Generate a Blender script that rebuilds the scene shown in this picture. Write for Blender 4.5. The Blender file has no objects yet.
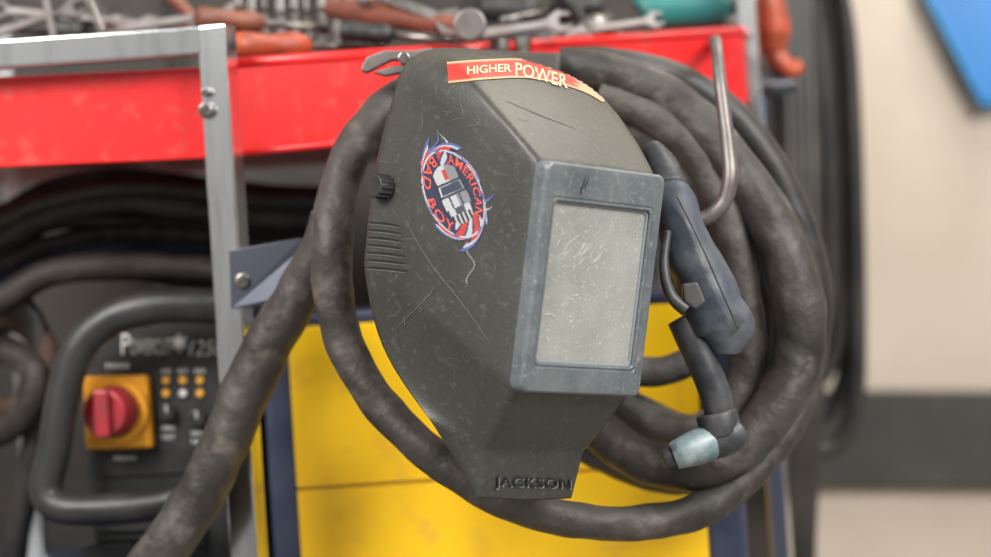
import bpy, math, random
from mathutils import Vector, Matrix
from mathutils.bvhtree import BVHTree
random.seed(7)
F=2340.0; S0=0.00085; D=F*S0; ZC=0.85; RHO=math.radians(3.6)
CR,SR=math.cos(RHO),math.sin(RHO)
def cam2w(u,v,w): return Vector((u*CR+v*SR, w, -u*SR+v*CR))
def P(px,py,d):
    k=(D+d)/F
    q=cam2w((px-495.5)*k,(278.5-py)*k,0)
    return Vector((q.x,d,q.z+ZC))
def R(r,d): return r*(D+d)/F
scene=bpy.context.scene
scene.view_settings.view_transform='Standard'
col=scene.collection
# ---------------------------------------------------------------- materials
def mat(name,c,rough=0.5,metal=0.0,c2=None,scale=20,lo=0.4,hi=0.65,bump=0.0,bscale=None,detail=6,coat=0,stretch=(1,1,1),spec=0.5,c3=None,s3=200,bd=.002):
    m=bpy.data.materials.new(name); m.use_nodes=True
    nt=m.node_tree; b=nt.nodes['Principled BSDF']
    b.inputs['Base Color'].default_value=(*c,1); b.inputs['Roughness'].default_value=rough
    b.inputs['Metallic'].default_value=metal; b.inputs['Coat Weight'].default_value=coat
    b.inputs['Specular IOR Level'].default_value=spec
    tc=nt.nodes.new('ShaderNodeTexCoord'); mp=nt.nodes.new('ShaderNodeMapping'); mp.inputs['Scale'].default_value=stretch
    nt.links.new(tc.outputs['Object'],mp.inputs['Vector'])
    if c2:
        n=nt.nodes.new('ShaderNodeTexNoise'); n.inputs['Scale'].default_value=scale; n.inputs['Detail'].default_value=detail
        n.inputs['Roughness'].default_value=0.65
        r=nt.nodes.new('ShaderNodeValToRGB'); r.color_ramp.elements[0].position=lo; r.color_ramp.elements[1].position=hi
        r.color_ramp.elements[0].color=(*c,1); r.color_ramp.elements[1].color=(*c2,1)
        nt.links.new(mp.outputs[0],n.inputs['Vector']); nt.links.new(n.outputs['Fac'],r.inputs['Fac'])
        out=r.outputs['Color']
        if c3:
            n3=nt.nodes.new('ShaderNodeTexNoise'); n3.inputs['Scale'].default_value=s3; n3.inputs['Detail'].default_value=4
            r3=nt.nodes.new('ShaderNodeValToRGB'); r3.color_ramp.elements[0].position=0.56; r3.color_ramp.elements[1].position=0.76
            mx=nt.nodes.new('ShaderNodeMix'); mx.data_type='RGBA'
            nt.links.new(mp.outputs[0],n3.inputs['Vector']); nt.links.new(n3.outputs['Fac'],r3.inputs['Fac'])
            nt.links.new(r3.outputs['Color'],mx.inputs[0]); nt.links.new(out,mx.inputs[6]); mx.inputs[7].default_value=(*c3,1)
            out=mx.outputs[2]
        nt.links.new(out,b.inputs['Base Color'])
    if bump:
        n2=nt.nodes.new('ShaderNodeTexNoise'); n2.inputs['Scale'].default_value=bscale or scale*3; n2.inputs['Detail'].default_value=5
        bp=nt.nodes.new('ShaderNodeBump'); bp.inputs['Strength'].default_value=bump; bp.inputs['Distance'].default_value=bd
        nt.links.new(mp.outputs[0],n2.inputs['Vector']); nt.links.new(n2.outputs['Fac'],bp.inputs['Height']); nt.links.new(bp.outputs[0],b.inputs['Normal'])
    return m
def vcmat(name,rough=0.5):
    m=bpy.data.materials.new(name); m.use_nodes=True; nt=m.node_tree; b=nt.nodes['Principled BSDF']
    a=nt.nodes.new('ShaderNodeVertexColor'); a.layer_name='Col'
    nt.links.new(a.outputs['Color'],b.inputs['Base Color']); b.inputs['Roughness'].default_value=rough
    return m
M={}
M['shell']=mat('helmet_plastic',(0.022,0.023,0.021),0.44,c2=(0.050,0.049,0.043),scale=6,lo=0.32,hi=0.72,bump=0.12,bscale=420,c3=(0.070,0.067,0.058),s3=180)
M['bezel']=mat('bezel_plastic',(0.082,0.100,0.112),0.44,c2=(0.130,0.148,0.158),scale=26,bump=0.15,bscale=500,c3=(0.20,0.21,0.21),s3=260)
M['lens']=mat('dusty_lens',(0.20,0.21,0.20),0.32,c2=(0.34,0.345,0.33),scale=14,lo=0.3,hi=0.72,bump=0.1,bscale=600,coat=0.3,c3=(0.42,0.42,0.40),s3=420)
M['lip']=mat('lens_lip',(0.20,0.23,0.25),0.45)
M['dark']=mat('dark_plastic',(0.012,0.013,0.014),0.5,c2=(0.03,0.03,0.03),scale=40)
M['hose']=mat('hose_leather',(0.018,0.0155,0.0145),0.58,c2=(0.062,0.054,0.049),scale=11,lo=0.35,hi=0.70,bump=1.0,bscale=45,c3=(0.11,0.096,0.085),s3=42,bd=.004)
M['hose2']=mat('hose_dusty',(0.026,0.023,0.022),0.62,c2=(0.115,0.102,0.093),scale=15,lo=0.35,hi=0.72,bump=1.0,bscale=55,bd=.004)
M['cable']=mat('cable_rubber',(0.009,0.009,0.010),0.5,c2=(0.034,0.030,0.028),scale=14,bump=0.3)
M['chrome']=mat('chromed_steel',(0.80,0.83,0.85),0.17,1.0,c2=(0.52,0.55,0.57),scale=5,lo=0.46,hi=0.70,stretch=(8,8,1))  # darker stretched streaks paint reflections into the base colour
M['steel']=mat('tool_steel',(0.30,0.29,0.28),0.32,1.0,c2=(0.10,0.085,0.07),scale=40,lo=0.4,hi=0.7)
M['hook']=mat('hook_steel',(0.18,0.17,0.17),0.48,0.7,c2=(0.12,0.09,0.08),scale=60,lo=0.4,hi=0.8)
M['bracket']=mat('bracket_steel',(0.065,0.075,0.10),0.42,0.6,c2=(0.10,0.075,0.075),scale=30,lo=0.5,hi=0.8)
M['red']=mat('red_paint',(0.70,0.014,0.014),0.33,c2=(0.56,0.010,0.014),scale=6,coat=0.2,c3=(0.58,0.05,0.04),s3=60)
M['yellow']=mat('yellow_paint',(1.0,0.62,0.006),0.42,c2=(0.95,0.55,0.008),scale=5,c3=(0.84,0.48,0.03),s3=30)
M['seam']=mat('seam_yellow',(0.50,0.27,0.01),0.5)
M['blue']=mat('navy_paint',(0.018,0.028,0.065),0.45,c2=(0.04,0.05,0.09),scale=20)
M['cutter']=mat('cutter_body',(0.015,0.017,0.018),0.42,c2=(0.032,0.032,0.032),scale=25,bump=0.2,bscale=300)
M['white']=mat('white_ink',(0.68,0.68,0.66),0.5)
M['cream']=mat('cream_ink',(0.62,0.48,0.30),0.5)
M['swy']=mat('switch_yellow',(0.88,0.40,0.01),0.4,c2=(0.74,0.31,0.02),scale=40)
M['swr']=mat('switch_red',(0.36,0.02,0.03),0.4,c2=(0.22,0.03,0.04),scale=60)
M['torch']=mat('torch_plastic',(0.040,0.053,0.078),0.48,c2=(0.105,0.115,0.13),scale=26,lo=0.40,hi=0.7,bump=0.5,c3=(0.018,0.018,0.021),s3=50)
M['torch_dark']=mat('torch_neck',(0.022,0.026,0.033),0.48,c2=(0.07,0.07,0.075),scale=35)
M['cup']=mat('torch_cup',(0.10,0.17,0.20),0.42,c2=(0.27,0.33,0.35),scale=45,c3=(0.05,0.06,0.07),s3=80)
M['orange']=mat('orange_handle',(0.40,0.06,0.02),0.45,c2=(0.18,0.04,0.025),scale=40)
M['teal']=mat('teal_plastic',(0.02,0.15,0.15),0.4,c2=(0.03,0.21,0.19),scale=20)
M['wood']=mat('worn_handle',(0.22,0.065,0.04),0.5,c2=(0.11,0.045,0.03),scale=30)
M['rust']=mat('rusty_brown',(0.07,0.035,0.025),0.7,c2=(0.12,0.08,0.06),scale=30)
M['wall']=mat('wall_paint',(0.51,0.43,0.36),0.8,c2=(0.63,0.55,0.47),scale=2.2,lo=0.3,hi=0.7,bump=0.1,bscale=40)
M['trim']=mat('dark_trim',(0.030,0.029,0.028),0.6,c2=(0.055,0.052,0.050),scale=8)
M['floor']=mat('concrete',(0.22,0.21,0.19),0.85,c2=(0.34,0.32,0.30),scale=6,bump=0.3)
M['cab']=mat('cabinet_dark',(0.012,0.010,0.009),0.6,c2=(0.048,0.036,0.029),scale=6,lo=0.4,hi=0.75)
M['signblue']=mat('sign_blue',(0.01,0.18,0.52),0.35)
M['signedge']=mat('sign_edge',(0.03,0.28,0.58),0.35)
M['scratch']=mat('scratch',(0.105,0.101,0.090),0.6)  # also colours the painted highlights under the helmet vents
M['scratchL']=mat('lens_scratch',(0.62,0.62,0.59),0.5)
M['ink']=mat('dark_ink',(0.006,0.007,0.012),0.5)
M['redink']=mat('red_ink',(0.60,0.08,0.05),0.5)
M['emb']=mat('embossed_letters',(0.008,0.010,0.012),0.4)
M['led']=mat('amber_lens',(0.8,0.42,0.05),0.3)
M['vc']=vcmat('sticker_print',0.5)
# ---------------------------------------------------------------- helpers
def empty(name,loc=(0,0,0)):
    e=bpy.data.objects.new(name,None); e.location=loc; e.empty_display_size=0.05; col.objects.link(e); return e
def sub(name,parent):
    e=bpy.data.objects.new(name,None); e.empty_display_size=0.02; col.objects.link(e); e.location=parent.location
    e.parent=parent; e.matrix_parent_inverse=Matrix.Translation(-Vector(parent.location)); return e
def fin(o,parent):
    col.objects.link(o)
    if parent:
        o.parent=parent; o.matrix_parent_inverse=Matrix.Translation(-Vector(parent.location))
    return o
def mesh(name,vs,fs,m,parent=None,smooth=False,bevel=0,seg=2):
    me=bpy.data.meshes.new(name); me.from_pydata([tuple(v) for v in vs],[],fs); me.validate(); me.materials.append(m)
    if smooth:
        for p in me.polygons: p.use_smooth=True
    o=bpy.data.objects.new(name,me); fin(o,parent)
    import bmesh
    bm=bmesh.new(); bm.from_mesh(me); bmesh.ops.recalc_face_normals(bm,faces=bm.faces); bm.to_mesh(me); bm.free()
    if bevel:
        b=o.modifiers.new('bevel','BEVEL'); b.width=bevel; b.segments=seg; b.limit_method='ANGLE'
    return o
def cat(pts,n=10):
    out=[]; L=len(pts)
    for i in range(L-1):
        p0=pts[max(i-1,0)];p1=pts[i];p2=pts[i+1];p3=pts[min(i+2,L-1)]
        for k in range(n):
            t=k/n
            out.append([0.5*((2*b)+(-a+c)*t+(2*a-5*b+4*c-e)*t*t+(-a+3*b-3*c+e)*t**3) for a,b,c,e in zip(p0,p1,p2,p3)])
    out.append(list(pts[-1])); return out
def tube(name,pts,m,parent=None,seg=20,n=10,lump=0.0,wave=0.0,wl=0.01,smooth=True,caps=True,flat=None):
    q=cat([(*p,r) for p,r in pts],n) if n>1 else [[*p,r] for p,r in pts]
    c=[Vector(a[:3]) for a in q]; rr=[a[3] for a in q]
    vs=[];fs=[]; prev=None; dist=0
    for i in range(len(c)):
        t=(c[min(i+1,len(c)-1)]-c[max(i-1,0)]).normalized()
        if prev is None:
            a=Vector((0,1,0)) if abs(t.y)<0.9 else Vector((1,0,0))
            u=(a-t*a.dot(t)).normalized()
        else: u=(prev-t*prev.dot(t)).normalized()
        prev=u; w=t.cross(u)
        if i: dist+=(c[i]-c[i-1]).length
        for k in range(seg):
            an=2*math.pi*k/seg
            r=rr[i]*(1+wave*math.sin(dist/wl*2*math.pi+an)+lump*math.sin(dist*37+an*2+math.sin(dist*71)*2)*0.6+lump*0.5*math.sin(dist*113+an*3)+lump*.25*math.sin(dist*240+an))
            vs.append(c[i]+(u*math.cos(an)*(flat or 1)+w*math.sin(an))*r)
    for i in range(len(c)-1):
        for k in range(seg):
            a=i*seg+k;b=i*seg+(k+1)%seg
            fs.append((a,b,b+seg,a+seg))
    if caps:
        fs.append(tuple(range(seg))); fs.append(tuple(range((len(c)-1)*seg,len(c)*seg)))
    return mesh(name,vs,fs,m,parent,smooth)
def hose(name,pp,m,parent=None,**k):
    return tube(name,[(P(x,y,d),R(r,d)) for x,y,d,r in pp],m,parent,**k)
def cyl(name,a,b,r,m,parent=None,seg=24,r2=None):
    o=tube(name,[(a,r),(b,r2 if r2 is not None else r)],m,parent,seg=seg,n=1,smooth=False)
    bv=o.modifiers.new('b','BEVEL'); bv.width=min(r*0.15,0.002); bv.segments=2; bv.limit_method='ANGLE'; bv.angle_limit=math.radians(40)
    for p in o.data.polygons: p.use_smooth=len(p.vertices)==4
    return o
def box(name,c,sx,sy,sz,m,parent=None,bevel=0.002,rot=None):
    vs=[Vector((x*sx/2,y*sy/2,z*sz/2)) for x in(-1,1) for y in(-1,1) for z in(-1,1)]
    if rot: vs=[rot@v for v in vs]
    vs=[v+Vector(c) for v in vs]
    fs=[(0,1,3,2),(4,6,7,5),(0,4,5,1),(2,3,7,6),(0,2,6,4),(1,5,7,3)]
    return mesh(name,vs,fs,m,parent,bevel=bevel)
def bar(name,a,b,w,h,m,parent=None,bevel=0.002,up=Vector((0,1,0)),seg=2):
    t=(b-a).normalized(); u=(up-t*up.dot(t)).normalized(); s=t.cross(u)
    vs=[p+s*i*w/2+u*j*h/2 for p in(a,b) for i,j in((-1,-1),(1,-1),(1,1),(-1,1))]
    fs=[(0,1,2,3),(4,7,6,5)]+[(i,(i+1)%4,4+(i+1)%4,4+i) for i in range(4)]
    return mesh(name,vs,fs,m,parent,bevel=bevel,seg=seg)
def prism(name,poly,depth,m,parent=None,bevel=0.002,seg=3,smooth=False):
    a=[P(*p) for p in poly]; n=len(a); vs=a+[v+Vector((0,depth,0)) for v in a]
    fs=[tuple(range(n)),tuple(range(2*n-1,n-1,-1))]+[(i,(i+1)%n,n+(i+1)%n,n+i) for i in range(n)]
    return mesh(name,vs,fs,m,parent,bevel=bevel,seg=seg,smooth=smooth)
def textpoly(body,shear=0.0,sp=1.0,res=3,off=.012):
    cu=bpy.data.curves.new('t','FONT'); cu.body=body; cu.align_x='CENTER'; cu.align_y='CENTER'; cu.size=1; cu.shear=shear; cu.space_character=sp; cu.resolution_u=res; cu.offset=off
    o=bpy.data.objects.new('t',cu); col.objects.link(o)
    dg=bpy.context.evaluated_depsgraph_get(); dg.update()
    me=bpy.data.meshes.new_from_object(o.evaluated_get(dg))
    vs=[v.co.copy() for v in me.vertices]; fs=[tuple(p.vertices) for p in me.polygons]
    bpy.data.objects.remove(o); bpy.data.meshes.remove(me)
    x0=min(v.x for v in vs);x1=max(v.x for v in vs);y0=min(v.y for v in vs);y1=max(v.y for v in vs)
    return [Vector(((v.x-(x0+x1)/2)*2/(x1-x0),(v.y-(y0+y1)/2)*2/(y1-y0),0)) for v in vs],fs
def flat_text(name,body,px,py,w,h,d,m,parent,ang=0,shear=0,off=0.0008,fat=.012):
    vs,fs=textpoly(body,shear,off=fat); ca,sa=math.cos(ang),math.sin(ang)
    out=[]
    for v in vs:
        x=v.x*w/2; y=v.y*h/2
        out.append(P(px+x*ca-y*sa, py-(x*sa+y*ca), d)-Vector((0,off,0)))
    return mesh(name,out,fs,m,parent)
# ---------------------------------------------------------------- room
box('floor',(0.5,0.2,-0.02),7,5,0.04,M['floor'],bevel=0)
WY=1.0
box('wall_back',(0.5,WY+0.05,1.4),7,0.1,2.8,M['wall'],bevel=0)
a=P(700,437,WY-0.012); b=P(1300,441,WY-0.012)
bar('trim_1',a,b,R(96,WY),0.02,M['trim'],bevel=0.004)
cb=empty('storage_cabinet',(-0.4,0.75,0))
x0=P(-420,278,0.7).x; x1=P(792,278,0.7).x
box('body',((x0+x1)/2,0.87,0.8),x1-x0,0.24,1.6,M['cab'],cb)
for i in range(4):
    w=(x1-x0)/4
    box('door_panel_%d'%(i+1),(x0+w*(i+.5),0.743,0.85),w-0.02,0.014,1.4,M['cab'],cb,bevel=0.004)
    cyl('door_handle_%d'%(i+1),Vector((x0+w*(i+.9),0.725,0.80)),Vector((x0+w*(i+.9),0.725,0.95)),0.006,M['hook'],cb)
# ---------------------------------------------------------------- cart
cart=empty('welding_cart',(0,0.2,0))
def post(name,px,py,d,w,top,bot=0.07,up=Vector((0,1,0))):
    p=P(px,py,d); p2=p.copy(); p2.z=bot; p.z=top
    o=bar(name,p2,p,w,w,M['chrome'],cart,bevel=w*.08,seg=3,up=up)
    return p.x
ptop=P(217,26,0).z
lx=post('post_front',217,40,0.0,R(30,0),ptop,up=Vector((.30,1,0)))
rx=post('post_right',751,60,0.30,R(19,.3),P(745,-120,.3).z,up=Vector((.30,1,0)))
post('post_back',8,100,0.40,R(18,.4),P(8,30,.4).z)
post('post_back_right',640,60,0.45,R(18,.4),P(640,60,.4).z)
lw=R(28,0)
tl=P(-160,66,0.0); tr=P(205,41,0.0)
bar('top_rail',tl,tr,lw,lw*.8,M['chrome'],cart,bevel=.002,seg=3)
pl=P(-160,68,0.0); bar('post_left',Vector((pl.x,0,0.07)),Vector((pl.x,0,pl.z+0.012)),lw,lw,M['chrome'],cart)
bar('side_rail_left',tl,tl+Vector((0,0.42,0)),lw,lw,M['chrome'],cart,up=Vector((0,0,1)))
def screw(px,py,d,r,par,m=None):
    p=P(px,py,d); cyl('screw_washer',p+Vector((0,.004,0)),p-Vector((0,0.0012,0)),R(r*1.25,d),M['hook'],par)
    cyl('screw',p-Vector((0,0.001,0)),p-Vector((0,0.004,0)),R(r,d),m or M['steel'],par)
    bar('screw_slot',p-Vector((R(r*.7,d),0.0043,R(r*.3,d))),p+Vector((R(r*.7,d),-0.0043,R(r*.3,d))),0.0012,0.0006,M['dark'],par,bevel=0)
screw(206,110,-R(17,0),6.5,cart); screw(205,92,-R(17,0),3.5,cart)
prism('tray_face_left',[(-150,84,0.022),(222,66,0.022),(222,158,0.022),(-150,174,0.022)],0.004,M['red'],cart,bevel=.0025)
prism('tray_face',[(222,62,0.022),(742,28,0.28),(742,105,0.28),(222,157,0.022)],0.004,M['red'],cart,bevel=.0025)
tube('tray_lip',[(P(222,64,0.024),0.005),(P(742,31,0.282),0.005)],M['red'],cart,n=1)
tube('tray_lower_lip',[(P(222,155,0.024),0.003),(P(742,103,0.282),0.003)],M['red'],cart,n=1)
fz=P(222,140,0.018).z
vs=[P(-150,160,.024),P(222,140,.024),P(742,92,.284)]
vs=[Vector((v.x,v.y,fz)) for v in vs]; vb=[Vector((vs[0].x,.44,fz)),Vector((vs[2].x,.44,fz))]
pts=[vs[0],vs[1],vs[2],vb[1],vb[0]]
mesh('tray_floor',pts+[p-Vector((0,0,.004)) for p in pts],[(0,1,2,3,4),(9,8,7,6,5)]+[(i,(i+1)%5,5+(i+1)%5,5+i) for i in range(5)],M['red'],cart)
box('tray_back',((vb[0].x+vb[1].x)/2,.445,fz+.045),vb[1].x-vb[0].x,.005,.09,M['red'],cart)
bar('tray_right_side',P(742,66,.282),Vector((P(742,66,.282).x,.44,P(742,66,.282).z)),.005,.07,M['red'],cart,up=Vector((0,0,1)))
shz=P(120,575,.12).z
xl=pl.x; xm=P(256,400,.1).x
box('middle_shelf',((xl+xm)/2,.22,shz-.01),xm-xl,.44,.012,M['blue'],cart)
box('lower_shelf',((xl+rx)/2,.22,.12),rx-xl,.46,.014,M['blue'],cart)
for sx in(xl,lx):
    bar('shelf_support',Vector((sx,0.02,shz-.02)),Vector((sx,.44,shz-.02)),.018,.018,M['chrome'],cart,up=Vector((0,0,1)))
for i,(wx,wy) in enumerate(((xl,0.0),(lx,0.0),(rx,.3),(P(8,100,.4).x,.40),(P(640,60,.45).x,.45))):
    cyl('caster_wheel_%d'%i,Vector((wx-.014,wy,.035)),Vector((wx+.014,wy,.035)),.035,M['dark'],cart)
    bar('caster_fork_%d'%i,Vector((wx,wy,.03)),Vector((wx,wy,.085)),.036,.02,M['steel'],cart)
prism('bracket_plate',[(229,250,-.022),(300,238,-.03),(311,241,-.03),(312,262,-.03),(268,300,-.03),(262,306,-.026),(231,309,-.022)],0.004,M['bracket'],cart,bevel=.001)
screw(243,281,-.023,7,cart)
hose('hanging_hook',[(714,44,.262,6),(715,41,.10,6),(716,42,-.02,6),(717,50,-.075,6),(720,80,-.10,6.5),(725,120,-.11,7),(729,155,-.115,7.5),(730,178,-.12,8),(724,202,-.12,8),(710,216,-.12,8),(694,221,-.12,8)],M['hook'],cart,lump=.02)
# ---------------------------------------------------------------- yellow welding machine
wm=empty('welding_machine',(0,.2,.13))
base=.127
def wbox(name,pxa,pxb,pytop,d,depth,m,bot=base,bev=.006):
    xa=P(pxa,440,d).x; xb=P(pxb,440,d).x; zt=P((pxa+pxb)/2,pytop,d).z
    return box(name,((xa+xb)/2,d+depth/2,(zt+bot)/2),xb-xa,depth,zt-bot,m,wm,bevel=bev)
wbox('blue_side_left',266,300,300,.09,.32,M['blue'])
wbox('blue_side_right',700,742,330,.09,.16,M['blue'])
seamz=P(420,482,.08).z
xa=P(294,440,.085).x; xb=P(702,440,.085).x; zt=P(450,318,.085).z
box('upper_panel',((xa+xb)/2,.085+.15,(zt+seamz)/2+.001),xb-xa,.30,zt-seamz-.001,M['yellow'],wm,bevel=.001)
box('lower_panel',((xa+xb)/2,.086+.15,(seamz+base)/2-.001),xb-xa,.30,seamz-base-.001,M['yellow'],wm,bevel=.001)
box('seam_strip',((xa+xb)/2,.10,seamz+.0005),xb-xa-.004,.026,.003,M['seam'],wm,bevel=0)
box('top_plate',((xa+xb)/2,.24,zt+.006),xb-xa+.02,.31,.012,M['blue'],wm,bevel=.004)
for i in range(7):
    z=.3+.018*i; box('vent_%d'%i,((xa+xb)/2,.0855,z),.2,.004,.007,M['dark'],wm,bevel=0)
# ---------------------------------------------------------------- plasma cutter
pc=empty('plasma_cutter',(P(150,440,.2).x,.2,shz))
bodyp=[(84,356,.13),(100,328,.13),(125,315,.13),(170,306,.13),(240,300,.13),(252,580,.13),(98,580,.13),(86,470,.13)]
prism('housing',bodyp,.30,M['cutter'],pc,bevel=.006)
prism('face_panel',[(96,362,.127),(108,338,.127),(135,325,.127),(236,312,.127),(246,470,.127),(98,478,.127)],.004,M['dark'],pc,bevel=.001)
hose('bumper_frame',[(250,304,.10,17),(215,306,.075,18),(160,306,.07,18),(112,318,.07,18),(78,348,.07,18),(62,400,.07,17),(54,450,.07,17),(46,490,.07,17),(62,508,.065,16),(110,509,.06,16),(160,504,.06,16),(200,492,.065,16),(238,480,.09,16)],M['cutter'],pc,seg=20)
flat_text('title_initial','P',126,344,9,21,.126,M['white'],pc,fat=0)
flat_text('title_lettering','OWERCUT',151,347,40,15,.126,M['white'],pc,ang=math.radians(1),fat=-.015)
flat_text('model_lettering','1250',206,348,34,15,.126,M['white'],pc,ang=math.radians(1),shear=.3,fat=-.005)
c0=P(179,343,.1255)
for i in range(12):
    a=i*math.pi/6; r0=.003; r1=.0085 if i%2 else .0065
    dv=Vector((math.cos(a),0,math.sin(a))); 
    bar('logo_ray_%d'%i,c0+dv*r0,c0+dv*r1,.0012,.0006,M['white'],pc,bevel=0)
cyl('logo_dot',c0,c0-Vector((0,.0006,0)),.0035,M['white'],pc)
prism('switch_plate',[(82,377,.112),(148,375,.112),(153,448,.112),(86,450,.112)],.016,M['swy'],pc,bevel=.003)
k0=P(116,411,.112)
cyl('switch_ring',k0,k0-Vector((0,.006,0)),R(33,.1),M['swy'],pc,seg=40)
cyl('switch_knob',k0-Vector((0,.004,0)),k0-Vector((R(8,0),.028,0)),R(27,.1),M['swr'],pc,seg=40,r2=R(23,.1))
k2=k0-Vector((R(8,0),.028,0))
bar('knob_grip',k2+Vector((0,-.004,-R(24,.1))),k2+Vector((0,-.004,R(24,.1))),R(15,.1),.014,M['swr'],pc,bevel=.003)
for x in(166,183,200):
    for y in(380,393):
        q=P(x,y,.126); cyl('indicator',q,q-Vector((0,.0025,0)),R(4.0,.1),M['led'] if (x+y)%2 or y==380 else M['white'],pc)
for x,y in((168,412),(198,418)):
    q=P(x,y,.126); cyl('dial',q,q-Vector((0,.009,0)),R(8.5,.1),M['cutter'],pc); 
    bar('dial_mark',q-Vector((0,.0093,0)),q-Vector((0,.0093,-R(8,.1))),.0012,.0006,M['white'],pc,bevel=0)
for x,t in((166,'AIR'),(183,'SET'),(200,'ERR')):
    flat_text('legend',t,x,371,11,4.5,.126,M['white'],pc)
for y,t in((428,'AMPS'),(437,'TEST'),):
    flat_text('legend',t,168,y,14,4.5,.126,M['white'],pc); flat_text('legend',t,198,y+5,14,4.5,.126,M['white'],pc)
flat_text('legend_power','POWER',118,366,24,5,.126,M['white'],pc)
flat_text('legend_mains','MAINS',125,458,22,4.5,.126,M['white'],pc)
for y in range(528,560,8):
    prism('grille_slat',[(100,y,.122),(205,y-2,.122),(205,y+2,.122),(100,y+4,.122)],.01,M['cutter'],pc,bevel=.001)
prism('latch',[(82,545,.115),(135,543,.115),(135,562,.115),(82,562,.115)],.01,M['cutter'],pc)
# ---------------------------------------------------------------- cables behind on the left
cl=empty('cable_bundle',(P(100,250,.25).x,.25,P(100,290,.25).z))
for i,(y,r,m) in enumerate(((205,10,'cable'),(222,12,'hose2'),(238,10,'cable'),(262,17,'blue'),(283,13,'hose'),(293,10,'cable'),(250,9,'hose'),(196,6,'hose2'))):
    dd=.16+.03*(i%4)
    hose('cable_%d'%i,[(-60,y+34,dd,r),(0,y+14,dd,r),(50,y-6-5*(i%3),dd,r),(120,y-18-4*(i%2),dd,r),(200,y-14,dd+.02,r),(270,y-6,dd+.02,r),(334,y-4,dd+.03,r)],M[m],cl,lump=.05)
hose('cable_drop',[(20,300,.2,12),(40,340,.2,12),(30,390,.2,13),(35,440,.2,13),(20,520,.2,13),(10,585,.2,13)],M['cable'],cl,lump=.05)
hose('cable_loop',[(-10,330,.25,12),(15,320,.22,13),(45,345,.2,13),(40,390,.2,12),(10,410,.22,12),(-20,400,.25,12)],M['rust'],cl,lump=.05)
hose('cable_loop_b',[(-20,350,.22,14),(10,352,.2,15),(35,375,.18,14),(20,420,.18,14),(-20,440,.2,14)],M['hose'],cl,lump=.05)
# ---------------------------------------------------------------- hoses
hc=empty('hose_coil',(0.1,-.05,.8))
def H2(n,pp,m='hose',**k): return hose(n,pp,M[m],hc,lump=.05,seg=24,**k)
H2('loop_outer',[(560,72,-.03,19),(470,70,-.03,19),(410,92,-.05,19),(368,128,-.08,20),(341,180,-.1,20),(333,240,-.12,21),(334,300,-.12,20),(352,360,-.12,19),(392,418,-.13,19),(450,468,-.14,19),(515,504,-.14,19),(580,521,-.14,18),(650,522,-.12,18),(712,504,-.09,18),(765,455,-.05,18),(798,400,-.02,18),(806,330,0,18),(795,250,.02,17),(762,175,.03,17),(715,115,.035,16),(650,80,.035,16),(590,72,.035,16)])
H2('loop_right',[(560,66,-.01,20),(620,76,-.02,21),(680,105,-.03,21),(735,165,-.05,22),(775,230,-.06,24),(798,300,-.07,26),(797,360,-.07,26),(768,418,-.08,25),(715,462,-.09,23),(660,466,-.09,22),(610,440,-.08,22),(575,400,-.06,22)])
H2('loop_mid',[(570,62,.02,16),(640,68,.02,17),(705,95,.03,17),(760,150,.03,18),(800,230,.03,18),(814,300,.03,18),(806,370,.03,18),(775,430,.02,18),(725,468,.01,17),(670,478,0,17),(610,460,0,16),(560,430,0,16)],'cable')
H2('loop_inner',[(600,95,-.02,17),(660,120,-.03,18),(705,165,-.04,19),(728,225,-.05,19),(742,290,-.05,19),(748,350,-.05,18),(735,400,-.05,17),(700,430,-.05,17),(650,425,-.04,17),(600,390,-.04,17)],'hose2')
H2('loop_tucked',[(590,85,.0,14),(650,98,.0,15),(705,140,.0,15),(745,205,.0,16),(768,280,.0,16),(772,340,.0,16),(755,400,.0,16),(700,430,.0,16),(640,410,0,15),(590,370,0,15)],'cable')
H2('loop_small',[(620,130,-.01,14),(665,150,-.01,15),(698,200,-.02,15),(708,260,-.02,15),(708,320,-.02,15),(690,360,-.02,15),(640,372,-.02,15),(590,350,-.02,14)],'hose2')
H2('hose_tail',[(330,215,-.07,19),(322,245,-.07,21),(300,290,-.06,23),(268,345,-.055,24),(243,398,-.055,25),(224,445,-.055,25),(200,495,-.05,25),(165,548,-.05,25),(120,610,-.03,25)])
# distant hanging coil on the right
fc=empty('hanging_cable_coil',(P(830,150,.6).x,.6,P(830,0,.6).z))
for i in range(7):
    x=796+i*9; bt=230+i*33
    d=.62+.02*(i%3)
    hose('strand_%d'%i,[(x-40,-190,d,9),(x-22,-60,d,9),(x,60,d,9),(x+8,bt-80,d,9),(x-2,bt,d,9),(x-26,bt+22,d,9),(x-50,bt,d,9),(x-58,bt-90,d+.02,9),(x-58,0,d+.02,9),(x-50,-190,d+.02,9)],M['cable'],fc,seg=12)
pg=P(765,-190,.62); bar('peg',Vector((pg.x,.56,pg.z)),Vector((pg.x,.735,pg.z)),.03,.03,M['steel'],fc,up=Vector((0,0,1)))
for i in range(4):
    x=786+i*8
    hose('hanging_strand_%d'%i,[(x-10,-190,.56,10),(x,100,.52,10),(x+4,300,.5,11),(x+2,430,.5,11),(x-6,600,.5,11),(x-10,1180+i*6,.5,11)],M['cable'],fc,seg=12)
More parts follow.
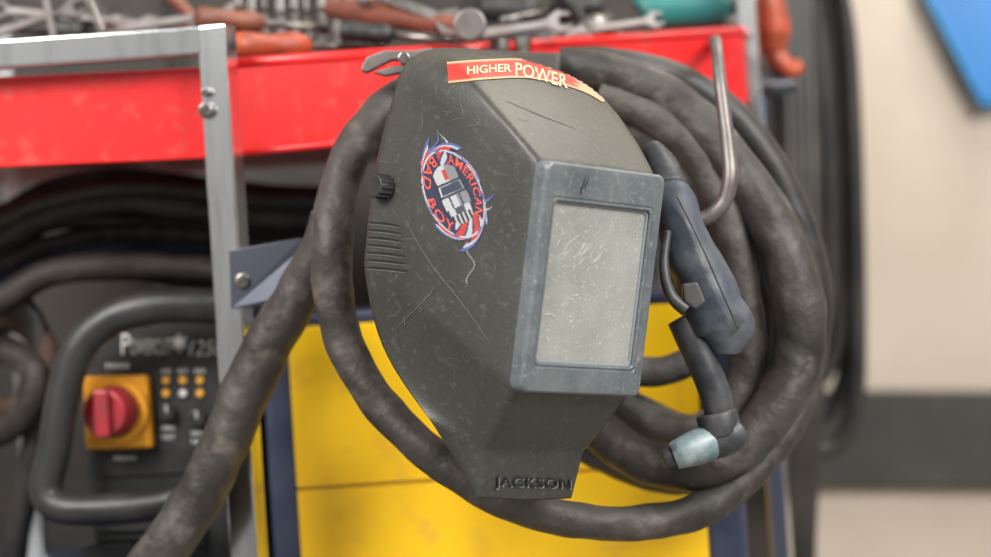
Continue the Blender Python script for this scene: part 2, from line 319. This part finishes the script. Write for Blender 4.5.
# ---------------------------------------------------------------- torch
to=empty('plasma_torch',P(700,300,-.13))
hose('rear_sleeve',[(652,152,-.10,12),(661,166,-.12,16),(670,192,-.14,19)],M['torch_dark'],to,wave=.08,wl=.006)
hose('handle',[(666,180,-.13,15),(672,198,-.14,21),(684,236,-.15,25),(700,276,-.15,29),(714,308,-.15,31),(725,330,-.15,28),(726,354,-.15,14)],M['torch'],to,seg=28,lump=.07)
hose('handle_seam',[(677,196,-.169,1.1),(701,244,-.178,1.1),(722,292,-.181,1.1),(738,328,-.176,1.1)],M['torch_dark'],to,seg=8)
hose('trigger_guard',[(668,232,-.168,4),(664,264,-.18,5),(670,294,-.184,6),(686,310,-.184,7)],M['torch_dark'],to)
prism('trigger',[(682,284,-.189),(698,282,-.189),(706,302,-.189),(696,310,-.189),(684,302,-.189)],.014,M['torch_dark'],to)
hose('neck',[(680,318,-.15,14),(692,340,-.15,16),(705,368,-.15,16),(716,395,-.15,16),(719,418,-.15,15)],M['torch_dark'],to,lump=.04)
cyl('collar',P(716,412,-.15),P(722,436,-.15),R(21,-.15),M['torch_dark'],to)
hose('head',[(742,426,-.15,14),(731,434,-.15,19),(716,440,-.15,19),(704,444,-.15,17)],M['torch_dark'],to)
hose('shield_cup',[(716,440,-.15,17),(700,446,-.155,18),(684,452,-.16,16),(674,456,-.16,14)],M['cup'],to)
cyl('nozzle_tip',P(680,453,-.16),P(662,460,-.162),R(11,-.15),M['torch_dark'],to,r2=R(9,-.15))
# ---------------------------------------------------------------- helmet
hd=-.26; sf=(D+hd)/F; HC=P(590,280,hd)
Rv=cam2w(.763,-.064,.643).normalized(); Uv=cam2w(.117,.992,-.04).normalized()
Bv=Rv.cross(Uv); Bv=-Bv if Bv.y<0 else Bv; Bv.normalize(); Uv=Bv.cross(Rv); Uv=-Uv if Uv.z<0 else Uv; Uv.normalize()
def H(x,b,z): return HC+(Rv*x+Bv*b+Uv*z)*sf
hel=empty('welding_helmet',HC)
rows=[ # (C, S, E, centre)
 ((64,58,-231),(67,67,-220),(70,77,-209),(0,52,-233)),
 ((66,51,-182),(85,78,-168),(99,104,-160),(0,46,-184)),
 ((73,27,-150),(96,92,-118),(116,186,-98),(0,25,-152)),
 ((79,4,-114),(110,112,-52),(122,214,-15),(0,3,-115)),
 ((79,4,-50),(108,105,10),(122,217,55),(0,3,-50)),
 ((79,4,40),(105,102,62),(120,216,100),(0,3,40)),
 ((79,4,111),(103,95,120),(115,213,140),(0,3,112)),
 ((91,57,152),(109,130,160),(112,210,165),(0,52,155)),
 ((97,110,188),(108,160,190),(109,209,184),(0,105,194)),
 ((80,158,212),(93,186,208),(101,210,200),(0,155,221)),
 ((62,208,219),(76,210,215),(88,211,208),(0,208,227)),
]
vs=[];fs=[]
for C_,S_,E_,Z_ in rows:
    m=lambda p:(-p[0],p[1],p[2])
    for p in (m(E_),m(S_),m(C_),Z_,C_,S_,E_): vs.append(H(*p))
for i in range(len(rows)-1):
    for k in range(6):
        a=i*7+k; fs.append((a,a+1,a+8,a+7))
shell=mesh('shell',vs,fs,M['shell'],hel,smooth=True)
me=shell.data
cr=me.attributes.new('crease_edge','FLOAT','EDGE')
for e in me.edges:
    a,b=e.vertices; ra,ca=divmod(a,7); rb,cb_=divmod(b,7); v=0
    if ca==cb_ and ca in(2,4): v=.75 if min(ra,rb)<7 else .5
    if ra==rb and ra in(3,6) and 2<=min(ca,cb_) and max(ca,cb_)<=4: v=.8
    if ra==rb and ra==3 and (min(ca,cb_)<2 or max(ca,cb_)>4): v=.6
    if ra==rb and ra==1: v=.6
    if ra==rb and ra in(0,10): v=1
    if ca==cb_ and ca in(0,6): v=.5
    cr.data[e.index].value=v
ss=shell.modifiers.new('sub','SUBSURF'); ss.levels=4; ss.render_levels=4
so=shell.modifiers.new('sol','SOLIDIFY'); so.thickness=.004; so.offset=-1; so.use_even_offset=True
dg=bpy.context.evaluated_depsgraph_get(); dg.update()
ev=shell.evaluated_get(dg); em=ev.to_mesh()
mw=shell.matrix_world.copy()
bv_=BVHTree.FromPolygons([mw@v.co for v in em.vertices],[tuple(p.vertices) for p in em.polygons])
ev.to_mesh_clear()
CAM=Vector((0,-D,ZC))
def stick(px,py,off=.0006,bvh=None):
    dr=(P(px,py,0)-CAM).normalized()
    h=(bvh or bv_).ray_cast(CAM,dr)
    if h[0] is None: return None
    n=h[1]; 
    if n.dot(dr)>0: n=-n
    return h[0]+n*off
def stick_mesh(name,pts,faces,m,par,off=.0006,colors=None):
    w=[stick(x,y,off) for x,y in pts]
    keep=[f for f in faces if all(w[i] is not None for i in f)]
    keep=[f for f in keep if max((w[i]-w[f[0]]).length for i in f)<.05]
    o=mesh(name,[v or Vector((0,0,.5)) for v in w],keep,m,par)
    return o
def prune(o):
    import bmesh
    bm=bmesh.new(); bm.from_mesh(o.data); bmesh.ops.delete(bm,geom=[v for v in bm.verts if not v.link_faces],context='VERTS'); bm.to_mesh(o.data); bm.free()
def strip(name,pts,w,m,off=.0005,par=None):
    q=cat(pts,6); vv=[];ff=[]
    for i in range(len(q)):
        a=q[max(i-1,0)];b=q[min(i+1,len(q)-1)]; dx,dy=b[0]-a[0],b[1]-a[1]; L=math.hypot(dx,dy) or 1
        ww=w*(0.4+0.6*math.sin(math.pi*(i+.5)/len(q)))
        vv+= [(q[i][0]-dy/L*ww/2,q[i][1]+dx/L*ww/2),(q[i][0]+dy/L*ww/2,q[i][1]-dx/L*ww/2)]
    ff=[(2*i,2*i+1,2*i+3,2*i+2) for i in range(len(q)-1)]
    o=stick_mesh(name,vv,ff,m,par or hel,off); prune(o); return o
def rrect(x0,x1,z0,z1,r,n=6):
    out=[]
    for cx,cz,a0 in((x1-r,z1-r,0),(x0+r,z1-r,90),(x0+r,z0+r,180),(x1-r,z0+r,270)):
        for i in range(n+1):
            a=math.radians(a0+90*i/n); out.append((cx+r*math.cos(a),cz+r*math.sin(a)))
    return out
def ring(name,levels,m,closed=False,bevel=0):
    vs=[];fs=[]; n=len(levels[0][0])
    for lp,b in levels:
        for x,z in lp: vs.append(H(x,b,z))
    for i in range(len(levels)-1):
        for k in range(n):
            fs.append((i*n+k,i*n+(k+1)%n,(i+1)*n+(k+1)%n,(i+1)*n+k))
    if closed: fs.append(tuple(range((len(levels)-1)*n,len(levels)*n)))
    o=mesh(name,vs,fs,m,hel,bevel=bevel); return o
O=lambda g:rrect(-80.5+g,80.5-g,-115+g,113-g,8)
Wn=lambda g:rrect(-65+g,64-g,-85+g,75-g,5)
ring('lens_frame',[(O(0),10),(O(0),-4),(O(1),-7),(O(2.5),-8.3),(O(6),-8.5),(Wn(-5),-8.5),(Wn(-4),-7.6),(Wn(-3),-7.6),(Wn(-2.2),-8.5),(Wn(-1),-8.5),(Wn(0),-7.5),(Wn(0),4)],M['bezel'])
ring('window_lip',[(Wn(.3),-5.5),(Wn(2.0),-5),(Wn(2.6),-3)],M['lip'])
ring('lens',[(Wn(0.2),-3.2),(Wn(20),-3.3)],M['lens'],closed=True)
for i in range(44):
    x=random.uniform(-55,52); z=random.uniform(-75,66); a=random.choice([.6,.8,1.0,2.2])+random.uniform(-.3,.3); L=random.uniform(3,14)
    if i<16: x=random.uniform(-48,10); z=random.uniform(10,50); a=random.uniform(.4,.9); L=random.uniform(8,32)
    elif i<26: x=random.uniform(-55,-10); z=random.uniform(-45,-15); a=random.uniform(-.2,.9); L=random.uniform(5,20)
    w=random.uniform(.3,.9)
    dx,dz=math.cos(a)*L/2,math.sin(a)*L/2; nx,nz=-math.sin(a)*w/2,math.cos(a)*w/2
    cl_=lambda p:(max(-60,min(60,p[0])),-3.9,max(-80,min(70,p[1])))
    mesh('lens_scratch_%d'%i,[H(*cl_((x-dx,z-dz))),H(*cl_((x+nx,z+nz))),H(*cl_((x+dx,z+dz))),H(*cl_((x-nx,z-nz)))],[(0,1,2,3)],M['scratchL'],hel)
def fr(x,z,L,a,w,m):
    dx,dz=math.cos(a)*L/2,math.sin(a)*L/2; nx,nz=-math.sin(a)*w/2,math.cos(a)*w/2
    mesh('frame_mark',[H(x-dx,-8.9,z-dz),H(x+nx,-8.9,z+nz),H(x+dx,-8.9,z+dz),H(x-nx,-8.9,z-nz)],[(0,1,2,3)],m,hel)
fr(-32,94,26,1.3,1.8,M['ink']); fr(-28,95,18,1.2,1.5,M['ink']); fr(-34,88,12,1.9,1.4,M['ink'])
for i in range(12): fr(random.uniform(-65,65),random.choice([random.uniform(86,104),random.uniform(-106,-94)]),random.uniform(4,12),random.uniform(0,3),.5,M['lip'])
cyl('adjust_knob',H(-117,196,68),H(-134,196,68),R(12,hd),M['dark'],hel,seg=28)
for i in range(14):
    a=i*2*math.pi/14; u=Bv*math.cos(a)+Uv*math.sin(a); c=H(-119,196,68)+u*R(12,hd)
    bar('knob_rib_%d'%i,c,c-Rv*R(14,hd),.0018,.0018,M['cutter'],hel,bevel=0)
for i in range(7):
    y=222+i*7.5; strip('vent_%d'%i,[(369-i*.5,y),(386,y+1.5),(400+i*1.2,y+4)],2.0,M['emb'],off=.0004); strip('vent_painted_hi_%d'%i,[(369-i*.5,y+2.3),(386,y+3.7),(400+i*1.2,y+6.2)],.9,M['scratch'],off=.0005)  # second, paler strip is a painted highlight along each vent
def stick_text(name,body,f,m,off,shear=0,sp=1.0):
    v,fc_=textpoly(body,shear,sp); o=stick_mesh(name,[f(p.x,p.y) for p in v],fc_,m,hel,off); prune(o); return o
stick_text('chin_lettering','JACKSON',lambda x,y:(532+x*38,483.5+x*1.5-y*6.5),M['emb'],.0012,sp=1.1)
stick_text('chin_lettering_lit_edge','JACKSON',lambda x,y:(533+x*38,484.6+x*1.5-y*6.5),M['lip'],.0007,sp=1.1)  # paler offset copy paints a lit edge on the flat letters
# top label
cl0=cat([(448,73),(485,70),(525,69),(562,76),(588,85),(607,96)],12)
nS=len(cl0); nT=16; pts=[];cols=[];
for i,(x,y) in enumerate(cl0):
    a=cl0[max(i-1,0)];b=cl0[min(i+1,nS-1)]; dx,dy=b[0]-a[0],b[1]-a[1];L=math.hypot(dx,dy)
    for j in range(nT+1):
        t=(j/nT-.5)*2; s=i/(nS-1); h=10.5-2.5*s
        pts.append((x-dy/L*t*h,y+dx/L*t*h))
        if abs(t)>.86: c=(.40,.28,.15)
        elif s<.72+.03*math.sin(j*2): c=(.42,.024,.016)
        else: c=(.36,.27,.16)
        if s>.50 and t<-.55+(s-.50)*2.2+.12*math.sin(s*40): c=(.40,.32,.21)
        cols.append((*c,1))
fsx=[(i*(nT+1)+j,i*(nT+1)+j+1,(i+1)*(nT+1)+j+1,(i+1)*(nT+1)+j) for i in range(nS-1) for j in range(nT)]
lab=stick_mesh('top_label',pts,fsx,M['vc'],hel,.0006)
ca=lab.data.color_attributes.new('Col','FLOAT_COLOR','POINT')
for i,c in enumerate(cols): ca.data[i].color=c
prune(lab)
def along(x):
    t=max(0,min(nS-1.001,(x-448)/(607-448)*(nS-1))); i=int(t); f=t-i
    return cl0[i][1]*(1-f)+cl0[i+1][1]*f
stick_text('label_small_lettering','HIGHER',lambda x,y:(489+x*22,along(489+x*22)-y*4+.5),M['cream'],.0011)
stick_text('label_big_lettering','POWER',lambda x,y:(541+x*26,along(541+x*26)-y*6.5+.5),M['cream'],.0011)
# flame badge sticker
cx,cy=454,194
e1=(.40,.917); e2=(.917,-.40)
step=.7; pts=[];cols=[];fsx=[]
NAVY=(.016,.022,.060); BLUE=(.06,.10,.27); PALE=(.36,.38,.42); RED=(.40,.035,.03)
def paint(x,y):
    dx,dy=x-cx,y-cy; p=(dx*e1[0]+dy*e1[1])/52; q=(dx*e2[0]+dy*e2[1])/31
    r=math.hypot(p,q); a=math.atan2(q,p)
    s=((a*7/(2*math.pi))+1.3*r)%1.0
    s2=((a*7/(2*math.pi))+1.3*r+.35)%1.0
    amp=.10+.09*math.sin(2*a+2.2)
    ed=.92+amp*1.6*(1-s)**1.6
    if r>ed:
        for (ax,ay,am,fq,ln,wd,cc) in((20,3,5,.17,24,3.4,BLUE),(24,12,4,.2,16,2.2,PALE)):
            if ax<dx<ax+ln and abs(dy-ay-am*math.sin((dx-ax)*fq))<wd*(1-(dx-ax)/ln): return cc
        for (px_,am,fq,y0,ln,wd,cc) in((-20,5,.2,-34,30,2.6,BLUE),(-11,5,.22,-40,24,2.0,PALE),(-28,4,.25,-22,26,2.2,RED)):
            t=(y0-dy)/ln
            if 0<t<1 and abs(dx-px_-am*math.sin(dy*fq))<wd*(1-t): return cc
        if 44<dy<90 and abs(dx-17-4*math.sin(dy*.2))<1.0: return (.15,.15,.14)
        return None
    if r>.90:
        k=(r-.90)/max(ed-.90,.01)
        left=q<-.2
        if k>.65: return BLUE
        if k>.38: return PALE
        return RED if left or s2>.5 else NAVY
    if r>.86: return PALE if s2<.8 else BLUE
    if r>.60:
        if a>2.75 or (-.55<a<.65):
            s=math.sin(9*a+14*r)
            return RED if s>.3 else (PALE if s<-.45 else NAVY)
        return NAVY
    u=p*52/31; v=q*31/17.5
    w=.86-.18*u*u+.05*math.sin(u*5)
    if abs(u)<1.0 and abs(v)<w:
        if abs(v)>w-.12: return (.012,.014,.02)
        if u>.66: return (.012,.014,.02) if int((v+2)*8)%2 else (.34,.35,.36)
        if .44<u<=.66: return (.38,.39,.41) if abs(abs(v)-.46)<.17 else (.05,.055,.08)
        if -.34<u<-.06 and abs(v)<w-.22: return (.03,.04,.07)
        if abs(u+.40)<.04 or abs(u-.0)<.04 or (0<u<.44 and abs(abs(v)-.3)<.05): return (.03,.035,.05)
        if -.85<u<-.5 and abs(v)<.12: return RED
        return (.38,.39,.41) if v<.1 else (.17,.18,.20)
    return NAVY
nx=int(110/step); ny=int(165/step)
grid={}
for j in range(ny):
    for i in range(nx):
        x=400+i*step;y=122+j*step; c=paint(x+step/2,y+step/2)
        if c is None: continue
        q=[]
        for (a,b) in((i,j),(i+1,j),(i+1,j+1),(i,j+1)):
            if (a,b) not in grid: grid[(a,b)]=len(pts); pts.append((400+a*step,122+b*step))
            q.append(grid[(a,b)])
        fsx.append(tuple(q)); cols.append(c)
w=[stick(x,y,.0006) for x,y in pts]
ok=[k for k,f in enumerate(fsx) if all(w[i] is not None for i in f)]
stc=mesh('flame_badge_sticker',[v or Vector((0,0,.5)) for v in w],[fsx[k] for k in ok],M['vc'],hel)
ca=stc.data.color_attributes.new('Col','FLOAT_COLOR','CORNER')
for k,pl_ in zip(ok,stc.data.polygons):
    for li in pl_.loop_indices: ca.data[li].color=(*cols[k],1)
prune(stc)
def arc_text(name,body,a0,a1,r,hh,m,off,flip=1):
    v,fc_=textpoly(body,0,1.1)
    out=[]
    for p in v:
        a=a0+(a1-a0)*(p.x+1)/2; rr=r+flip*p.y*hh
        pp,qq=math.cos(a)*rr*52,math.sin(a)*rr*31
        out.append((cx+pp*e1[0]+qq*e2[0],cy+pp*e1[1]+qq*e2[1]))
    o=stick_mesh(name,out,fc_,m,hel,off); prune(o)
D2=math.radians
arc_text('sticker_upper_lettering','AMERICAN',D2(156),D2(38),.735,.105,M['redink'],.0010)
arc_text('sticker_lower_lettering','BAD BOY',D2(-172),D2(-34),.735,.11,M['redink'],.0010,flip=-1)
for i in range(60):
    x=random.uniform(375,535);y=random.uniform(95,440);a=random.uniform(0,3.1);L=random.uniform(4,18)
    strip('scratch_%d'%i,[(x-math.cos(a)*L/2,y-math.sin(a)*L/2),(x+random.uniform(-2,2),y+random.uniform(-2,2)),(x+math.cos(a)*L/2,y+math.sin(a)*L/2)],random.uniform(.35,.7),M['scratch'],off=.0004)
strip('long_scratch_1',[(403,215),(430,262),(460,300),(492,345)],.9,M['scratch']); strip('long_scratch_2',[(505,100),(540,115),(575,128)],.9,M['scratch']); strip('long_scratch_3',[(395,330),(425,300),(437,285)],.8,M['scratch'])
# spring clamp holding the helmet to the tray
sc=empty('spring_clamp',P(395,60,-.08))
prism('upper_jaw',[(360,70,-.10),(366,57,-.10),(384,50,-.10),(415,50,-.10),(432,47,-.10),(436,54,-.10),(418,62,-.10),(392,60,-.10),(380,66,-.10),(366,73,-.10)],.012,M['hook'],sc,bevel=.0015)
prism('lower_jaw',[(372,72,-.098),(392,66,-.098),(425,64,-.098),(440,68,-.098),(438,74,-.098),(405,72,-.098),(385,76,-.098)],.012,M['hook'],sc,bevel=.0015)
q=P(404,58,-.105); cyl('pivot',q,q+Vector((0,.02,0)),R(6,-.1),M['steel'],sc)
# ---------------------------------------------------------------- tools in the tray
pile=empty('hand_tool_pile',(0,.2,fz))
def extr2d(name,polys,p1,p2,th,m,par,nrm=Vector((0,-1,.25))):
    t=(p2-p1).normalized(); n=(nrm-t*nrm.dot(t)).normalized(); s=n.cross(t); vs=[];fs=[]
    for poly in polys:
        b=len(vs); k=len(poly)
        for o_ in(th/2,-th/2):
            for x,y in poly: vs.append(p1+t*x+s*y+n*o_)
        fs.append(tuple(range(b,b+k))); fs.append(tuple(range(b+2*k-1,b+k-1,-1)))
        for i in range(k): fs.append((b+i,b+(i+1)%k,b+k+(i+1)%k,b+k+i))
    return mesh(name,vs,fs,m,par,bevel=.0006)
def wrench(a,b,w=.010,m='steel'):
    p1=P(*a);p2=P(*b); L=(p2-p1).length; R_=w*1.25
    sh=[(R_*.8,-w/2),(L-R_,-w*.4),(L-R_,w*.4),(R_*.8,w/2)]
    polys=[sh]
    for i in range(16):
        a0,a1=i*math.pi/8,(i+1)*math.pi/8
        polys.append([(R_*math.cos(a0),R_*math.sin(a0)),(R_*math.cos(a1),R_*math.sin(a1)),(R_*.55*math.cos(a1),R_*.55*math.sin(a1)),(R_*.55*math.cos(a0),R_*.55*math.sin(a0))])
    polys.append([(L-R_*1.2,-w*.5),(L-R_*.2,-R_),(L+R_*.9,-R_*.7),(L+R_*.9,-R_*.4),(L,-R_*.45),(L-R_*.2,0),(L,R_*.45),(L+R_*.9,R_*.4),(L+R_*.9,R_*.7),(L-R_*.2,R_),(L-R_*1.2,w*.5)])
    extr2d('wrench',polys,p1,p2,.005,M[m],pile)
def screwdriver(a,b,r=.013,m='orange'):
    e=sub('screwdriver',pile); p1=P(*a);p2=P(*b)
    L=(p2-p1)
    tube('handle',[(p1+L*t,r*k) for t,k in((0,.55),(.02,.9),(.1,1),(.25,.85),(.38,1),(.45,.8),(.48,.6))],M[m],e,seg=12,n=4)
    tube('shank',[(p1+L*.47,.0035),(p1+L*.95,.0035),(p1+L,.002)],M['steel'],e,seg=10,n=1)
def pliers(a,b,m='orange'):
    e=sub('pliers',pile); p1=P(*a);p2=P(*b);t=(p2-p1);L=t.length;t.normalize();s=Vector((-t.z,0,t.x))
    for g in(-1,1):
        tube('grip_%d'%(g+2),[(p1+s*g*.022,.006),(p1+t*L*.3+s*g*.026,.0075),(p1+t*L*.55+s*g*.012,.006),(p1+t*L*.66,.005)],M[m],e,seg=12)
        tube('jaw_%d'%(g+2),[(p1+t*L*.62+s*g*.002,.007),(p1+t*L*.75-s*g*-.009,.009),(p1+t*L+s*g*.003,.004)],M['steel'],e,seg=10)
    q=p1+t*L*.66; cyl('pivot',q-Vector((0,.01,0)),q+Vector((0,.01,0)),.007,M['steel'],e)
def socket(px,py,d,r=.010,h=.035):
    p=P(px,py,d); o=tube('socket',[(p-Vector((0,0,h/2)),r*.8),(p-Vector((0,0,h*.1)),r*.8),(p,r),(p+Vector((0,0,h/2)),r),(p+Vector((0,0,h/2)),r*.7),(p+Vector((0,0,0)),r*.65)],M['steel'],pile,seg=20,n=1,smooth=False)
def hammer(a,b):
    e=sub('hammer',pile); p1=P(*a);p2=P(*b)
    tube('handle',[(p1,.009),(p1*.6+p2*.4,.012),(p2,.008)],M['wood'],e,seg=14)
    cyl('head',p2-Vector((.0,.03,.002)),p2+Vector((.0,.03,.004)),.012,M['hook'],e)
    cyl('face',p2-Vector((.0,.04,.002)),p2-Vector((.0,.028,.002)),.0145,M['hook'],e)
wrench((-20,38,.12),(75,8,.14),.008,'hook'); wrench((40,-30,.12),(56,50,.12),.007,'hook'); wrench((75,-30,.12),(106,42,.12),.008)
wrench((0,10,.2),(150,24,.2),.007,'hook'); wrench((110,30,.15),(235,12,.16),.008,'hook'); wrench((365,-10,.15),(452,22,.1),.011)
wrench((440,40,.14),(560,22,.16),.009,'hook'); wrench((330,38,.2),(440,32,.2),.009,'hook'); wrench((560,34,.2),(655,20,.22),.007,'hook')
screwdriver((232,46,.06),(385,46,.16),.013); screwdriver((196,18,.12),(330,28,.2),.011,'wood'); screwdriver((10,46,.10),(160,50,.1),.011,'dark')
screwdriver((505,34,.2),(640,38,.26),.012,'torch_dark'); screwdriver((600,4,.25),(500,20,.22),.013,'dark'); screwdriver((610,24,.25),(540,40,.2),.013,'dark')
screwdriver((130,20,.3),(10,16,.3),.013,'dark'); screwdriver((480,8,.3),(600,12,.3),.014,'dark'); screwdriver((340,30,.12),(450,40,.12),.010,'dark'); screwdriver((20,28,.2),(150,34,.2),.012,'dark')
pliers((520,10,.2),(620,40,.22),'dark'); pliers((110,5,.22),(240,34,.22),'wood'); pliers((30,0,.25),(150,40,.22),'dark')
hammer((330,8,.2),(470,27,.09))
for i in range(9): socket(238+i*14,8+3*(i%2),.24+.01*(i%3),.0055,.055)
for i in range(6): socket(500+i*22,50-i*2,.13+.03*i,.009,.02)
xc0=P(-100,60,.2).x; xc1=P(600,60,.2).x
ztf=P(300,66,.2).z
box('parts_bin',((xc0+xc1)/2,.30,(fz+ztf)/2),xc1-xc0,.24,ztf-fz-.004,M['dark'],pile,bevel=.004)
pt=empty('angle_grinder',P(690,10,.36))
hose('motor_body',[(640,12,.36,14),(648,10,.36,20),(690,8,.36,21),(722,6,.36,21),(732,6,.36,14)],M['teal'],pt,lump=.02)
hose('gear_head',[(728,4,.36,18),(745,2,.36,19),(756,0,.36,12)],M['bracket'],pt)
cyl('guard_disc',P(744,16,.36),P(745,28,.36),R(26,.36),M['hook'],pt,seg=40)
pr=empty('pipe_wrench',P(775,50,.33))
hose('handle',[(762,-40,.34,12),(768,0,.34,16),(774,30,.34,17),(772,52,.34,12)],M['orange'],pr,lump=.04)
hose('jaw',[(772,48,.34,9),(780,62,.34,11),(792,70,.34,9),(802,64,.34,7)],M['orange'],pr)
hose('lower_jaw',[(752,78,.34,8),(770,86,.34,10),(795,84,.34,8)],M['bracket'],pr)
# ---------------------------------------------------------------- blue sign on the wall
sg=empty('sign_board',P(990,20,WY-.02))
prism('panel',[(920,-18,WY-.03),(1100,-60,WY-.03),(1110,70,WY-.03),(984,106,WY-.03)],.03,M['signblue'],sg,bevel=.002)
hose('edge_strip',[(920,-18,WY-.032,3),(952,44,WY-.032,3),(984,106,WY-.032,3)],M['signedge'],sg,n=2,seg=8)
hose('edge_strip_low',[(984,106,WY-.032,3),(1040,90,WY-.032,3),(1110,70,WY-.032,3)],M['signedge'],sg,n=2,seg=8)
# ---------------------------------------------------------------- light
w=bpy.data.worlds.new('World'); scene.world=w; w.use_nodes=True; nt=w.node_tree
bg=nt.nodes['Background']; tc=nt.nodes.new('ShaderNodeTexCoord'); sp=nt.nodes.new('ShaderNodeSeparateXYZ'); rp=nt.nodes.new('ShaderNodeValToRGB')
nt.links.new(tc.outputs['Generated'],sp.inputs[0]); mr=nt.nodes.new('ShaderNodeMapRange'); mr.inputs[1].default_value=-1
nt.links.new(sp.outputs['Z'],mr.inputs[0]); nt.links.new(mr.outputs[0],rp.inputs[0])
e=rp.color_ramp.elements; e[0].position=.3; e[0].color=(.09,.075,.065,1); e[1].position=.75; e[1].color=(.95,.93,.90,1)
x=e.new(.5); x.color=(.60,.57,.54,1)
nt.links.new(rp.outputs[0],bg.inputs[0]); bg.inputs[1].default_value=.60
def area(name,loc,tgt,size,pw,c=(1,1,1)):
    l=bpy.data.lights.new(name,'AREA'); l.size=size; l.energy=pw; l.color=c
    o=bpy.data.objects.new(name,l); col.objects.link(o); o.location=loc
    o.rotation_euler=(Vector(tgt)-Vector(loc)).to_track_quat('-Z','Y').to_euler()
area('daylight_key',(1.5,-1.7,2.2),(0,0,.85),1.0,92,(1,.96,.90))  # key for soft daylight from the front right; no door is seen
area('upper_left_fill',(-1.1,-1.4,2.0),(0,0,.8),.8,56,(1,.955,.90))  # added fill from the upper left front, not a fixture of the room
area('wall_fill',(1.3,.3,2.4),(1.0,1,.7),.8,10,(1,.95,.88))  # added light to brighten the back wall, no fixture there
area('glare_lamp',(.75,.45,2.3),(.1,-.1,1.0),.5,9,(1,.93,.8))
# ---------------------------------------------------------------- camera
cd=bpy.data.cameras.new('camera'); cd.lens=85; cd.sensor_width=36; cam=bpy.data.objects.new('camera',cd); col.objects.link(cam)
mw=Matrix(((CR,SR,0,0),(0,0,-1,-D),(-SR,CR,0,ZC),(0,0,0,1)))
cam.matrix_world=mw; cd.dof.use_dof=True; cd.dof.focus_distance=D-.21; cd.dof.aperture_fstop=2.6
scene.camera=cam
